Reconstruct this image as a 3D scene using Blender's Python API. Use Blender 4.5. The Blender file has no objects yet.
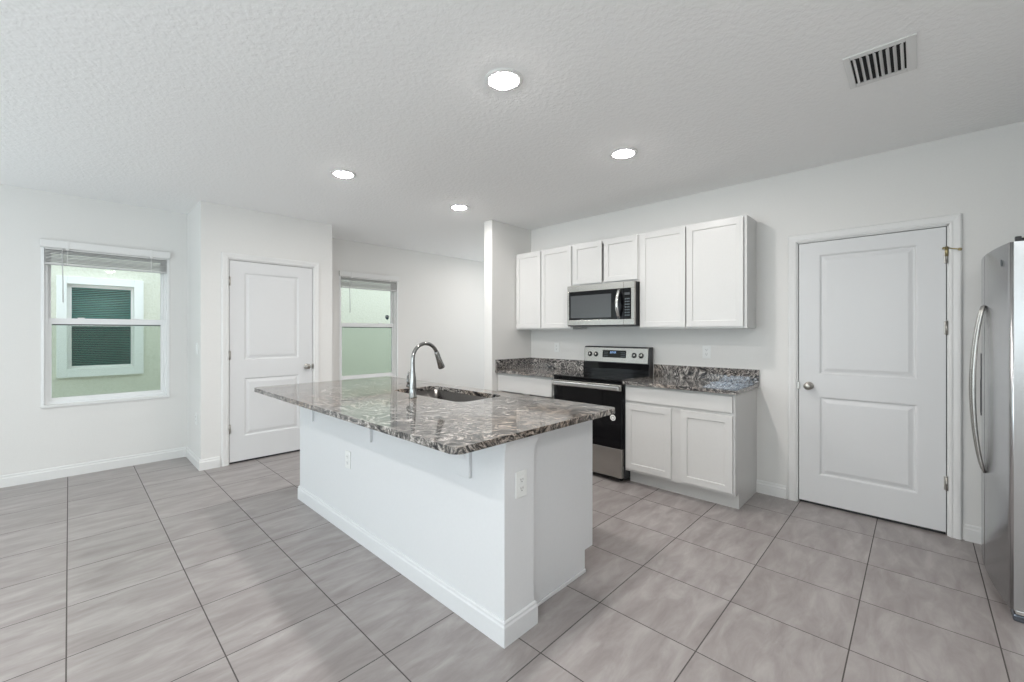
import bpy, bmesh, math, random
from math import sin, cos, pi, radians
from mathutils import Vector, Matrix, noise

# ------------------------------------------------------------------ camera, light, exposure
scene = bpy.context.scene
COL = scene.collection
cam_data = bpy.data.cameras.new('camera')
cam = bpy.data.objects.new('camera', cam_data); COL.objects.link(cam)
YAW = 0.7716
cam.location = (0, 0, 1.343)
cam.rotation_euler = (pi/2, 0, YAW - pi/2)
cam_data.sensor_width = 36.0
cam_data.lens = 424.2/1024*36
cam_data.shift_x = (512-505.07)/1024
cam_data.shift_y = -(341-332.46)/1024
cam_data.clip_start = 0.02
scene.camera = cam

scene.view_settings.view_transform = 'Standard'
scene.view_settings.look = 'None'
scene.view_settings.gamma = 1.0
scene.view_settings.use_curve_mapping = False
scene.view_settings.exposure = 0.12

world = bpy.data.worlds.new('sky'); scene.world = world; world.use_nodes = True
wn = world.node_tree.nodes; wl = world.node_tree.links
bgn = wn['Background']; bgn.inputs['Color'].default_value = (0.82, 0.93, 1.0, 1); bgn.inputs['Strength'].default_value = 1.95

def area(name, loc, rot, sx, sy, power, color):
    d = bpy.data.lights.new(name, 'AREA'); d.shape = 'RECTANGLE'; d.size = sx; d.size_y = sy
    d.energy = power; d.color = color
    o = bpy.data.objects.new(name, d); COL.objects.link(o); o.location = loc; o.rotation_euler = rot
    return o
# daylight entering by the glass sliding doors of the great room behind and beside the camera, plus two added fills
DAY = (0.82, 0.955, 1.0)
# (all tilted up to brighten the ceiling)
area('daylight_west', (-4.12, 2.4, 1.15), (0, -pi/2-radians(50), 0), 2.1, 3.6, 62, DAY)
area('daylight_north', (-2.2, 5.60, 1.15), (-pi/2-radians(50), 0, 0), 2.4, 2.1, 16, (0.78, 0.91, 1.0))
area('fill_nook', (6.5, 4.65, 1.3), (0, pi/2+radians(30), 0), 2.0, 1.7, 4, (1.0, 0.955, 0.90))  # added warm fill for the nook; wall opening made to match
area('fill_south', (-1.7, -1.05, 1.45), (pi/2+radians(40), 0, 0), 1.6, 1.1, 34, DAY)  # added fill for faces turned south; wall opening made to match
LAMP_STRENGTH = 262.0
LAMP_COLOR = (1.0, 0.955, 0.92, 1)

C = 2.6275      # ceiling height
XB = 4.044      # kitchen wall plane
YW = 5.687      # window wall plane

# ------------------------------------------------------------------ materials
MATS = {}
def new_mat(name):
    m = bpy.data.materials.new(name); m.use_nodes = True
    nt = m.node_tree; b = nt.nodes['Principled BSDF']
    MATS[name] = m
    return m, nt, b
def simple(name, col, rough=0.5, metal=0.0, bump=0.0, bscale=60.0, spec=0.5, coat=0.0, stretch=None):
    m, nt, b = new_mat(name)
    b.inputs['Base Color'].default_value = (*col, 1); b.inputs['Roughness'].default_value = rough
    b.inputs['Metallic'].default_value = metal; b.inputs['Specular IOR Level'].default_value = spec
    b.inputs['Coat Weight'].default_value = coat
    tc = nt.nodes.new('ShaderNodeTexCoord'); mp = nt.nodes.new('ShaderNodeMapping')
    nt.links.new(tc.outputs['Object'], mp.inputs['Vector'])
    if stretch: mp.inputs['Scale'].default_value = stretch
    nz = nt.nodes.new('ShaderNodeTexNoise'); nz.inputs['Scale'].default_value = bscale; nz.inputs['Detail'].default_value = 3
    nt.links.new(mp.outputs['Vector'], nz.inputs['Vector'])
    # a hair of tonal variation so that no surface is dead flat
    mix = nt.nodes.new('ShaderNodeMix'); mix.data_type = 'RGBA'
    mix.inputs['A'].default_value = (*col, 1); mix.inputs['B'].default_value = (*[c*0.96 for c in col], 1)
    nt.links.new(nz.outputs['Fac'], mix.inputs['Factor']); nt.links.new(mix.outputs['Result'], b.inputs['Base Color'])
    if bump:
        bp = nt.nodes.new('ShaderNodeBump'); bp.inputs['Strength'].default_value = bump; bp.inputs['Distance'].default_value = 0.004
        nt.links.new(nz.outputs['Fac'], bp.inputs['Height']); nt.links.new(bp.outputs['Normal'], b.inputs['Normal'])
    return m

M_wall = simple('wall_paint', (0.77, 0.763, 0.745), 0.6, bump=0.10, bscale=90)
M_trim = simple('white_trim_paint', (0.78, 0.78, 0.77), 0.35)
M_door = simple('white_door_paint', (0.72, 0.725, 0.73), 0.38, bump=0.03, bscale=200)
M_cab = simple('white_cabinet_paint', (0.675, 0.672, 0.66), 0.32)
M_isl = simple('white_island_paint', (0.74, 0.75, 0.765), 0.5)
M_steel = simple('stainless_steel', (0.50, 0.49, 0.47), 0.27, 1.0, bump=0.05, bscale=40, stretch=(1, 1, 30))
M_steel_h = simple('brushed_stainless', (0.47, 0.455, 0.43), 0.27, 1.0, bump=0.05, bscale=40, stretch=(60, 1, 60))
M_fridge = simple('fridge_stainless', (0.58, 0.585, 0.595), 0.24, 1.0, bump=0.03, bscale=60, stretch=(1, 1, 40))
M_bar = simple('polished_steel', (0.78, 0.78, 0.77), 0.18, 1.0)
M_faucet = simple('chrome', (0.33, 0.33, 0.325), 0.15, 1.0)
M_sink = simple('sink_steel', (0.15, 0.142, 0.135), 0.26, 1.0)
M_nickel = simple('satin_nickel', (0.45, 0.43, 0.40), 0.3, 1.0)
M_brass = simple('brass', (0.42, 0.36, 0.20), 0.35, 1.0)
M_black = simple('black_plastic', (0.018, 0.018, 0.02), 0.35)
M_bglass = simple('black_glass', (0.004, 0.004, 0.005), 0.05, spec=0.28)
M_mglass = simple('microwave_door_screen', (0.075, 0.08, 0.085), 0.16)
M_button = simple('keypad_print', (0.09, 0.11, 0.12), 0.4)
M_dark = simple('dark_shade', (0.02, 0.02, 0.022), 0.9)
M_plate = simple('white_wall_plate', (0.82, 0.83, 0.82), 0.35)
M_slot = simple('outlet_slot', (0.16, 0.16, 0.16), 0.5)
M_blind = simple('vinyl_blind', (0.62, 0.62, 0.61), 0.45)
M_vinyl = simple('window_vinyl', (0.85, 0.86, 0.86), 0.35)
M_railline = simple('dark_rail_strip', (0.10, 0.11, 0.11), 0.6)
M_sticker = simple('sticker_teal', (0.004, 0.045, 0.055), 0.4)
M_paper = simple('white_sticker', (0.85, 0.85, 0.83), 0.5)
M_nbtrim = simple('outdoor_white_trim', (0.93, 0.93, 0.92), 0.6)
M_soil = simple('outdoor_gravel', (0.35, 0.33, 0.28), 0.9, bump=0.4, bscale=40)
M_ring = simple('burner_ring', (0.07, 0.07, 0.075), 0.25)

def nd(nt, t, **kw):
    n = nt.nodes.new(t)
    for k, v in kw.items(): setattr(n, k, v)
    return n
def mth(nt, op, a, b=None, c=None):
    n = nd(nt, 'ShaderNodeMath', operation=op)
    for i, v in enumerate((a, b, c)):
        if v is None: continue
        if isinstance(v, (int, float)): n.inputs[i].default_value = v
        else: nt.links.new(v, n.inputs[i])
    return n.outputs[0]
def ramp(nt, fac, stops):
    r = nd(nt, 'ShaderNodeValToRGB'); e = r.color_ramp.elements
    while len(e) < len(stops): e.new(0.5)
    for x, (p, c) in zip(e, stops): x.position = p; x.color = (*c, 1)
    nt.links.new(fac, r.inputs[0]); return r.outputs['Color']
def mixc(nt, f, a, b, mode='MIX'):
    n = nd(nt, 'ShaderNodeMix', data_type='RGBA', blend_type=mode)
    for k, v in (('Factor', f), ('A', a), ('B', b)):
        if isinstance(v, (int, float)): n.inputs[k].default_value = v
        elif isinstance(v, tuple): n.inputs[k].default_value = (*v, 1)
        else: nt.links.new(v, n.inputs[k])
    return n.outputs['Result']

# ceiling: knock-down texture
m, nt, b = new_mat('ceiling_knockdown'); M_ceil = m
b.inputs['Base Color'].default_value = (0.94, 0.94, 0.935, 1); b.inputs['Roughness'].default_value = 0.9
g = nd(nt, 'ShaderNodeNewGeometry')
n1 = nd(nt, 'ShaderNodeTexNoise'); n1.inputs['Scale'].default_value = 42; n1.inputs['Detail'].default_value = 4
nt.links.new(g.outputs['Position'], n1.inputs['Vector'])
h = ramp(nt, n1.outputs['Fac'], [(0.42, (0, 0, 0)), (0.60, (1, 1, 1))])
bp = nd(nt, 'ShaderNodeBump'); bp.inputs['Strength'].default_value = 0.30; bp.inputs['Distance'].default_value = 0.004
nt.links.new(h, bp.inputs['Height']); nt.links.new(bp.outputs['Normal'], b.inputs['Normal'])

# floor: square porcelain tiles set in a straight grid
TILE, GX, GY = 0.462, 1.840, 1.1325
m, nt, b = new_mat('porcelain_floor_tile'); M_floor = m
g = nd(nt, 'ShaderNodeNewGeometry'); sp = nd(nt, 'ShaderNodeSeparateXYZ'); nt.links.new(g.outputs['Position'], sp.inputs[0])
u = mth(nt, 'DIVIDE', mth(nt, 'SUBTRACT', sp.outputs['X'], GX), TILE); v = mth(nt, 'DIVIDE', mth(nt, 'SUBTRACT', sp.outputs['Y'], GY), TILE)
def edge(t):
    fr = mth(nt, 'FRACT', t); return mth(nt, 'MINIMUM', fr, mth(nt, 'SUBTRACT', 1.0, fr))
d = mth(nt, 'MINIMUM', edge(u), edge(v))
grout = mth(nt, 'LESS_THAN', d, 0.0052)
cell = nd(nt, 'ShaderNodeCombineXYZ'); nt.links.new(mth(nt, 'FLOOR', u), cell.inputs[0]); nt.links.new(mth(nt, 'FLOOR', v), cell.inputs[1])
wn_ = nd(nt, 'ShaderNodeTexWhiteNoise', noise_dimensions='3D'); nt.links.new(cell.outputs[0], wn_.inputs['Vector'])
off = nd(nt, 'ShaderNodeVectorMath', operation='MULTIPLY_ADD'); nt.links.new(wn_.outputs['Color'], off.inputs[0])
off.inputs[1].default_value = (40, 40, 40); nt.links.new(g.outputs['Position'], off.inputs[2])
mp = nd(nt, 'ShaderNodeMapping'); mp.inputs['Rotation'].default_value = (0, 0, radians(-38)); mp.inputs['Scale'].default_value = (1.0, 3.6, 1)
nt.links.new(off.outputs[0], mp.inputs['Vector'])
nz = nd(nt, 'ShaderNodeTexNoise'); nz.inputs['Scale'].default_value = 3.4; nz.inputs['Detail'].default_value = 7; nz.inputs['Roughness'].default_value = 0.62; nz.inputs['Distortion'].default_value = 0.5
nt.links.new(mp.outputs[0], nz.inputs['Vector'])
tilec = ramp(nt, nz.outputs['Fac'], [(0.32, (0.260, 0.232, 0.225)), (0.50, (0.325, 0.297, 0.290)), (0.68, (0.405, 0.378, 0.370))])
tilec = mixc(nt, mth(nt, 'MULTIPLY', wn_.outputs['Value'], 0.14), tilec, (0.20, 0.18, 0.17))
colr = mixc(nt, grout, tilec, (0.075, 0.066, 0.062))
nt.links.new(colr, b.inputs['Base Color'])
nt.links.new(mth(nt, 'ADD', mth(nt, 'MULTIPLY', grout, 0.4), mth(nt, 'ADD', mth(nt, 'MULTIPLY', nz.outputs['Fac'], 0.12), 0.27)), b.inputs['Roughness'])
hh = mth(nt, 'MINIMUM', mth(nt, 'DIVIDE', d, 0.009), 1.0)
bp = nd(nt, 'ShaderNodeBump'); bp.inputs['Strength'].default_value = 0.5; bp.inputs['Distance'].default_value = 0.002
nt.links.new(hh, bp.inputs['Height']); nt.links.new(bp.outputs['Normal'], b.inputs['Normal'])

# granite
def granite(name, rot):
    m, nt, b = new_mat(name)
    g = nd(nt, 'ShaderNodeNewGeometry')
    n0 = nd(nt, 'ShaderNodeTexNoise'); n0.inputs['Scale'].default_value = 1.9; n0.inputs['Detail'].default_value = 3
    nt.links.new(g.outputs['Position'], n0.inputs['Vector'])
    dv = nd(nt, 'ShaderNodeVectorMath', operation='MULTIPLY_ADD'); nt.links.new(n0.outputs['Color'], dv.inputs[0])
    dv.inputs[1].default_value = (0.75, 0.75, 0.75); nt.links.new(g.outputs['Position'], dv.inputs[2])
    mp = nd(nt, 'ShaderNodeMapping'); mp.inputs['Rotation'].default_value = rot
    nt.links.new(dv.outputs[0], mp.inputs['Vector'])
    mp2 = nd(nt, 'ShaderNodeMapping'); mp2.inputs['Scale'].default_value = (15.0, 1.5, 9.0); nt.links.new(mp.outputs[0], mp2.inputs['Vector'])
    n2 = nd(nt, 'ShaderNodeTexNoise'); n2.inputs['Scale'].default_value = 5.2; n2.inputs['Detail'].default_value = 8; n2.inputs['Roughness'].default_value = 0.72
    nt.links.new(mp2.outputs[0], n2.inputs['Vector'])
    c = ramp(nt, n2.outputs['Fac'], [(0.40, (0.010, 0.011, 0.013)), (0.47, (0.060, 0.060, 0.062)), (0.525, (0.21, 0.195, 0.182)), (0.58, (0.42, 0.39, 0.365)), (0.68, (0.66, 0.65, 0.64))])
    n3 = nd(nt, 'ShaderNodeTexNoise'); n3.inputs['Scale'].default_value = 1.7; n3.inputs['Detail'].default_value = 4
    nt.links.new(mp.outputs[0], n3.inputs['Vector'])
    br = ramp(nt, n3.outputs['Fac'], [(0.46, (1, 1, 1)), (0.64, (0.84, 0.70, 0.58))])
    c = mixc(nt, 0.8, c, br, 'MULTIPLY')
    vo = nd(nt, 'ShaderNodeTexVoronoi'); vo.inputs['Scale'].default_value = 190; nt.links.new(g.outputs['Position'], vo.inputs['Vector'])
    sepc = nd(nt, 'ShaderNodeSeparateColor'); nt.links.new(vo.outputs['Color'], sepc.inputs[0])
    sk = ramp(nt, sepc.outputs[0], [(0.0, (0.55, 0.55, 0.55)), (1.0, (1.5, 1.5, 1.5))])
    c = mixc(nt, 0.55, c, sk, 'MULTIPLY')
    nt.links.new(c, b.inputs['Base Color'])
    b.inputs['Roughness'].default_value = 0.07; b.inputs['Specular IOR Level'].default_value = 0.8
    return m
M_granite = granite('swirled_granite', (0, 0, radians(-35)))

# glass
def glass(name, tint, trans=0.92):
    m, nt, b = new_mat(name)
    nt.nodes.remove(b); out = nt.nodes['Material Output']
    tr = nd(nt, 'ShaderNodeBsdfTransparent'); tr.inputs['Color'].default_value = (*tint, 1)
    gl = nd(nt, 'ShaderNodeBsdfGlossy'); gl.inputs['Roughness'].default_value = 0.02
    fr = nd(nt, 'ShaderNodeFresnel'); fr.inputs['IOR'].default_value = 1.45
    mx = nd(nt, 'ShaderNodeMixShader'); nt.links.new(fr.outputs[0], mx.inputs[0]); nt.links.new(tr.outputs[0], mx.inputs[1]); nt.links.new(gl.outputs[0], mx.inputs[2])
    nt.links.new(mx.outputs[0], out.inputs['Surface'])
    return m
M_glass = glass('window_glass', (0.975, 0.995, 0.985))
m, nt, b = new_mat('insect_screen_mesh'); M_screen = m
nt.nodes.remove(b); out = nt.nodes['Material Output']
tr = nd(nt, 'ShaderNodeBsdfTransparent'); tr.inputs['Color'].default_value = (0.93, 0.97, 0.94, 1)
df = nd(nt, 'ShaderNodeBsdfDiffuse'); df.inputs['Color'].default_value = (0.08, 0.10, 0.09, 1)
mx = nd(nt, 'ShaderNodeMixShader'); mx.inputs[0].default_value = 0.13
nt.links.new(tr.outputs[0], mx.inputs[1]); nt.links.new(df.outputs[0], mx.inputs[2]); nt.links.new(mx.outputs[0], out.inputs['Surface'])
# neighbour's tinted glass, stucco
M_nbglass = simple('teal_tinted_glass', (0.03, 0.12, 0.12), 0.08, spec=0.7)
M_nbblind = simple('teal_seen_blind', (0.34, 0.60, 0.57), 0.6)
m, nt, b = new_mat('pale_stucco'); M_stucco = m
b.inputs['Roughness'].default_value = 0.95
g = nd(nt, 'ShaderNodeNewGeometry'); nz = nd(nt, 'ShaderNodeTexNoise'); nz.inputs['Scale'].default_value = 30; nz.inputs['Detail'].default_value = 5
nt.links.new(g.outputs['Position'], nz.inputs['Vector'])
nt.links.new(ramp(nt, nz.outputs['Fac'], [(0.35, (0.73, 0.72, 0.61)), (0.65, (0.80, 0.79, 0.70))]), b.inputs['Base Color'])
bp = nd(nt, 'ShaderNodeBump'); bp.inputs['Strength'].default_value = 0.6; bp.inputs['Distance'].default_value = 0.01
nt.links.new(nz.outputs['Fac'], bp.inputs['Height']); nt.links.new(bp.outputs['Normal'], b.inputs['Normal'])
# crumpled clear plastic
m, nt, b = new_mat('clear_plastic_film'); M_film = m
nt.nodes.remove(b); out = nt.nodes['Material Output']
tr = nd(nt, 'ShaderNodeBsdfTransparent'); tr.inputs['Color'].default_value = (0.90, 0.95, 1.0, 1)
pr = nd(nt, 'ShaderNodeBsdfPrincipled'); pr.inputs['Base Color'].default_value = (0.80, 0.85, 0.90, 1); pr.inputs['Roughness'].default_value = 0.06
mx = nd(nt, 'ShaderNodeMixShader'); mx.inputs[0].default_value = 0.38
tcb = nd(nt, 'ShaderNodeNewGeometry'); nzb = nd(nt, 'ShaderNodeTexNoise'); nzb.inputs['Scale'].default_value = 38; nzb.inputs['Detail'].default_value = 3; nzb.inputs['Distortion'].default_value = 1.5
nt.links.new(tcb.outputs['Position'], nzb.inputs['Vector']); bpb = nd(nt, 'ShaderNodeBump'); bpb.inputs['Strength'].default_value = 1.0; bpb.inputs['Distance'].default_value = 0.02
nt.links.new(nzb.outputs['Fac'], bpb.inputs['Height']); nt.links.new(bpb.outputs['Normal'], pr.inputs['Normal'])
rmp = mth(nt, 'MULTIPLY_ADD', nzb.outputs['Fac'], 1.6, -0.52); rmpc = nd(nt, 'ShaderNodeClamp'); nt.links.new(rmp, rmpc.inputs[0]); nt.links.new(rmpc.outputs[0], mx.inputs[0])
nt.links.new(tr.outputs[0], mx.inputs[1]); nt.links.new(pr.outputs[0], mx.inputs[2]); nt.links.new(mx.outputs[0], out.inputs['Surface'])
# lamp and display
def emit(name, col, s):
    m, nt, b = new_mat(name)
    b.inputs['Base Color'].default_value = (0.8, 0.8, 0.8, 1)
    b.inputs['Emission Color'].default_value = col; b.inputs['Emission Strength'].default_value = s
    return m
M_lamp = emit('lit_led_diffuser', LAMP_COLOR, LAMP_STRENGTH)
M_digit = emit('clock_digits', (0.15, 0.45, 1.0, 1), 1.5)

# ------------------------------------------------------------------ helpers
def NB(): return bmesh.new()
def box(bm, x0, x1, y0, y1, z0, z1, bev=0.0, seg=2):
    if x1 < x0: x0, x1 = x1, x0
    if y1 < y0: y0, y1 = y1, y0
    if z1 < z0: z0, z1 = z1, z0
    t = bmesh.new()
    bmesh.ops.create_cube(t, size=1.0)
    for v in t.verts: v.co = Vector(((x0+x1)/2 + v.co.x*(x1-x0), (y0+y1)/2 + v.co.y*(y1-y0), (z0+z1)/2 + v.co.z*(z1-z0)))
    if bev: bmesh.ops.bevel(t, geom=list(t.edges), offset=min(bev, 0.45*min(x1-x0, y1-y0, z1-z0)), segments=seg, profile=0.5, affect='EDGES')
    me = bpy.data.meshes.new('t'); t.to_mesh(me); t.free(); bm.from_mesh(me); bpy.data.meshes.remove(me)
    return bm
def cyl(bm, p0, p1, r0, r1=None, n=24, caps=True):
    if r1 is None: r1 = r0
    p0 = Vector(p0); p1 = Vector(p1); d = (p1-p0); L = d.length; q = d.to_track_quat('Z', 'Y')
    rings = []
    for p, r in ((p0, r0), (p1, r1)):
        rings.append([bm.verts.new(p + q @ Vector((r*cos(2*pi*i/n), r*sin(2*pi*i/n), 0))) for i in range(n)])
    for i in range(n):
        f = bm.faces.new((rings[0][i], rings[0][(i+1) % n], rings[1][(i+1) % n], rings[1][i])); f.smooth = True
    if caps: bm.faces.new(rings[0][::-1]); bm.faces.new(rings[1])
    return bm
def lathe(bm, origin, axis, prof, n=32, smooth=True):
    """prof: list of (distance along axis, radius)"""
    q = Vector(axis).to_track_quat('Z', 'Y'); o = Vector(origin); rings = []
    for a, r in prof:
        if r < 1e-6: rings.append([bm.verts.new(o + q @ Vector((0, 0, a)))])
        else: rings.append([bm.verts.new(o + q @ Vector((r*cos(2*pi*i/n), r*sin(2*pi*i/n), a))) for i in range(n)])
    for A, B in zip(rings, rings[1:]):
        for i in range(n):
            j = (i+1) % n
            if len(A) == 1 and len(B) == 1: continue
            if len(A) == 1: f = bm.faces.new((A[0], B[j], B[i]))
            elif len(B) == 1: f = bm.faces.new((A[i], A[j], B[0]))
            else: f = bm.faces.new((A[i], A[j], B[j], B[i]))
            f.smooth = smooth
    return bm
def tube(bm, pts, radii, n=20, sx=1.0):
    pts = [Vector(p) for p in pts]; rings = []
    if not isinstance(radii, (list, tuple)): radii = [radii]*len(pts)
    up = None
    for i, p in enumerate(pts):
        t = (pts[min(i+1, len(pts)-1)] - pts[max(i-1, 0)]).normalized()
        if up is None: up = Vector((0, 0, 1)) if abs(t.z) < 0.9 else Vector((0, 1, 0))
        side = t.cross(up).normalized(); up = side.cross(t).normalized()
        rings.append([bm.verts.new(p + side*cos(2*pi*k/n)*radii[i]*sx + up*sin(2*pi*k/n)*radii[i]) for k in range(n)])
    for A, B in zip(rings, rings[1:]):
        for k in range(n):
            f = bm.faces.new((A[k], A[(k+1) % n], B[(k+1) % n], B[k])); f.smooth = True
    bm.faces.new(rings[0][::-1]); bm.faces.new(rings[-1])
    return bm
def extrude_poly(bm, pts, vec):
    """closed prism: pts = list of 3-D points of a planar polygon, pushed along vec"""
    v = Vector(vec); A = [bm.verts.new(Vector(p)) for p in pts]; B = [bm.verts.new(Vector(p)+v) for p in pts]
    n = len(A); bm.faces.new(A); bm.faces.new(B[::-1])
    for i in range(n): bm.faces.new((A[(i+1) % n], A[i], B[i], B[(i+1) % n]))
    return bm
def sweep_frame(bm, tr, u0, u1, z0, z1, prof, closed=False, bottom=0.0):
    """moulding of profile prof [(outwards, projection)] mitred round an opening; tr maps (u, proj, z) to the room"""
    st = []
    for w, d in prof:
        if closed: st.append([(u0-w, d, z0-w), (u0-w, d, z1+w), (u1+w, d, z1+w), (u1+w, d, z0-w)])
        else: st.append([(u0-w, d, bottom), (u0-w, d, z1+w), (u1+w, d, z1+w), (u1+w, d, bottom)])
    V = [[bm.verts.new(tr(*p)) for p in s] for s in st]
    m_ = len(V); segs = 4 if closed else 3
    for i in range(m_):
        A = V[i]; B = V[(i+1) % m_]
        for k in range(segs): bm.faces.new((A[k], A[(k+1) % 4], B[(k+1) % 4], B[k]))
    if not closed:
        bm.faces.new([V[i][0] for i in range(m_)]); bm.faces.new([V[i][3] for i in range(m_)][::-1])
    bmesh.ops.recalc_face_normals(bm, faces=bm.faces)
    return bm
def panel_slab(bm, tr, u0, u1, z0, z1, th, panels, rings):
    """board with moulded panels in its front; tr maps (u, inwards depth, z)"""
    us = sorted({u0, u1} | {p[0] for p in panels} | {p[1] for p in panels})
    zs = sorted({z0, z1} | {p[2] for p in panels} | {p[3] for p in panels})
    vt = {}
    def vv(u, d, z):
        k = (round(u, 5), round(d, 5), round(z, 5))
        if k not in vt: vt[k] = bm.verts.new(tr(u, d, z))
        return vt[k]
    for a, b_ in zip(us, us[1:]):
        for c, d in zip(zs, zs[1:]):
            cu, cz = (a+b_)/2, (c+d)/2
            if any(p[0] < cu < p[1] and p[2] < cz < p[3] for p in panels): continue
            bm.faces.new((vv(a, 0, c), vv(b_, 0, c), vv(b_, 0, d), vv(a, 0, d)))
    for p in panels:
        prev = (0, 0)
        for r in rings:
            def cs(q): o, dd = q; return [vv(p[0]+o, dd, p[2]+o), vv(p[1]-o, dd, p[2]+o), vv(p[1]-o, dd, p[3]-o), vv(p[0]+o, dd, p[3]-o)]
            A = cs(prev); B = cs(r)
            for k in range(4): bm.faces.new((A[k], A[(k+1) % 4], B[(k+1) % 4], B[k]))
            prev = r
        bm.faces.new(cs(prev))
    # back and rim
    bm.faces.new((vv(u0, th, z0), vv(u0, th, z1), vv(u1, th, z1), vv(u1, th, z0)))
    def strip(fn, L):
        for a, b_ in zip(L, L[1:]): bm.faces.new((fn(a, 0), fn(b_, 0), fn(b_, th), fn(a, th)))
    # rims as single quads between front grid verts and back
    def rim(front, back):
        bm.faces.new(front + back[::-1])
    rim([vv(u, 0, z0) for u in us], [vv(u0, th, z0), vv(u1, th, z0)])
    rim([vv(u, 0, z1) for u in us], [vv(u0, th, z1), vv(u1, th, z1)])
    rim([vv(u0, 0, z) for z in zs], [vv(u0, th, z0), vv(u0, th, z1)])
    rim([vv(u1, 0, z) for z in zs], [vv(u1, th, z0), vv(u1, th, z1)])
    bmesh.ops.recalc_face_normals(bm, faces=bm.faces)
    return bm
def obj(name, bm, mat, parent=None, smooth=False, bevel=0.0):
    """one mesh object; shapes are given in room coordinates"""
    me = bpy.data.meshes.new(name)
    if parent is not None:
        q = parent; off = Vector((0, 0, 0))
        while q is not None: off += q.location; q = q.parent
        bmesh.ops.translate(bm, verts=bm.verts, vec=-off)
    bm.to_mesh(me); bm.free(); me.materials.append(mat)
    o = bpy.data.objects.new(name, me); COL.objects.link(o)
    if parent is not None: o.parent = parent
    if smooth:
        for p in me.polygons: p.use_smooth = True
    if bevel:
        md = o.modifiers.new('edge', 'BEVEL'); md.width = bevel; md.segments = 2; md.limit_method = 'ANGLE'; md.angle_limit = radians(40)
    return o
def thing(name, label, cat, loc, group=None):
    o = bpy.data.objects.new(name, None); COL.objects.link(o); o.location = loc; o.empty_display_size = 0.1
    o['label'] = label; o['category'] = cat
    if group: o['group'] = group
    return o
def tag(o, label, cat, group=None):
    o['label'] = label; o['category'] = cat
    if group: o['group'] = group
    return o
def struct(name, bm, mat, **k):
    o = obj(name, bm, mat, None, **k); o['kind'] = 'structure'; return o
def struct_root(name, loc):
    o = bpy.data.objects.new(name, None); COL.objects.link(o); o.location = loc; o['kind'] = 'structure'; return o
def dup(root, delta, label):
    r = root.copy(); COL.objects.link(r); r.location = root.location + Vector(delta); r['label'] = label
    for ch in list(root.children):
        c = ch.copy(); COL.objects.link(c); c.parent = r
        for g_ in list(ch.children):
            e = g_.copy(); COL.objects.link(e); e.parent = c
    return r
# mappings (u, depth, z) -> room
def toX(x): return lambda u, d, z: Vector((x + d, u, z))       # front faces -X, depth goes +X
def toXm(x): return lambda u, d, z: Vector((x - d, u, z))      # projection towards -X
def toY(y): return lambda u, d, z: Vector((u, y + d, z))
def toYm(y): return lambda u, d, z: Vector((u, y - d, z))

# ------------------------------------------------------------------ room shell
XL, XR, YR = -4.2, 6.6, -1.10          # outer limits of the modelled rooms
struct('floor', box(NB(), XL-0.15, XR+0.15, YR-0.15, YW+0.15, -0.12, 0), M_floor)
struct('ceiling', box(NB(), XL-0.15, XR+0.15, YR-0.15, YW+0.15, C, C+0.12), M_ceil)

DB0, DB1, DBH = -0.155, 0.698, 2.064     # kitchen-wall door opening
bm = NB()
box(bm, XB, XB+0.12, YR, DB0, 0, C); box(bm, XB, XB+0.12, DB1, 3.478, 0, C); box(bm, XB, XB+0.12, DB0, DB1, DBH, C)
struct('wall_kitchen', bm, M_wall)
bm = box(NB(), 3.361, XR, 3.478, 3.608, 0, C, 0.004)
struct('wall_stub', bm, M_wall)
bm = NB(); box(bm, XL, -2.5, YR-0.12, YR, 0, C); box(bm, -0.9, XR, YR-0.12, YR, 0, C); box(bm, -2.5, -0.9, YR-0.12, YR, 0, 0.9); box(bm, -2.5, -0.9, YR-0.12, YR, 2.0, C)
struct('wall_right', bm, M_wall)
bm = NB(); box(bm, XR, XR+0.12, YR, 3.8, 0, C); box(bm, XR, XR+0.12, 5.5, YW, 0, C); box(bm, XR, XR+0.12, 3.8, 5.5, 2.3, C); box(bm, XR, XR+0.12, 3.8, 5.5, 0, 0.3)
struct('wall_nook', bm, M_wall)

W1 = (-0.168, 0.732); W2 = (2.592, 3.492); WZ = (0.675, 2.150)
SL = (-3.4, -1.0)                         # sliding door on the window wall, out of frame
bm = NB()
for a, b_ in ((XL, SL[0]), (SL[1], W1[0]), (W1[1], W2[0]), (W2[1], XR)): box(bm, a, b_, YW, YW+0.16, 0, C)
box(bm, SL[0], SL[1], YW, YW+0.16, 2.15, C)
for w in (W1, W2): box(bm, w[0], w[1], YW, YW+0.16, 0, WZ[0]); box(bm, w[0], w[1], YW, YW+0.16, WZ[1], C)
struct('wall_back', bm, M_wall)
bm = NB()
box(bm, XL-0.16, XL, YR, 0.6, 0, C); box(bm, XL-0.16, XL, 4.2, YW, 0, C); box(bm, XL-0.16, XL, 0.6, 4.2, 2.2, C)
struct('wall_left', bm, M_wall)

# closet block with its own door
CX0_, CX1_, CY_ = 0.894, 2.189, 5.005
DA0, DA1, DAH = 1.117, 1.978, 2.100
bm = NB()
box(bm, CX0_, DA0, CY_, CY_+0.10, 0, C); box(bm, DA1, CX1_, CY_, CY_+0.10, 0, C); box(bm, DA0, DA1, CY_, CY_+0.10, DAH, C)
box(bm, CX0_, CX0_+0.10, CY_+0.10, YW, 0, C); box(bm, CX1_-0.10, CX1_, CY_+0.10, YW, 0, C)
bmesh.ops.remove_doubles(bm, verts=bm.verts, dist=1e-5)
struct('wall_closet', bm, M_wall)

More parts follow.
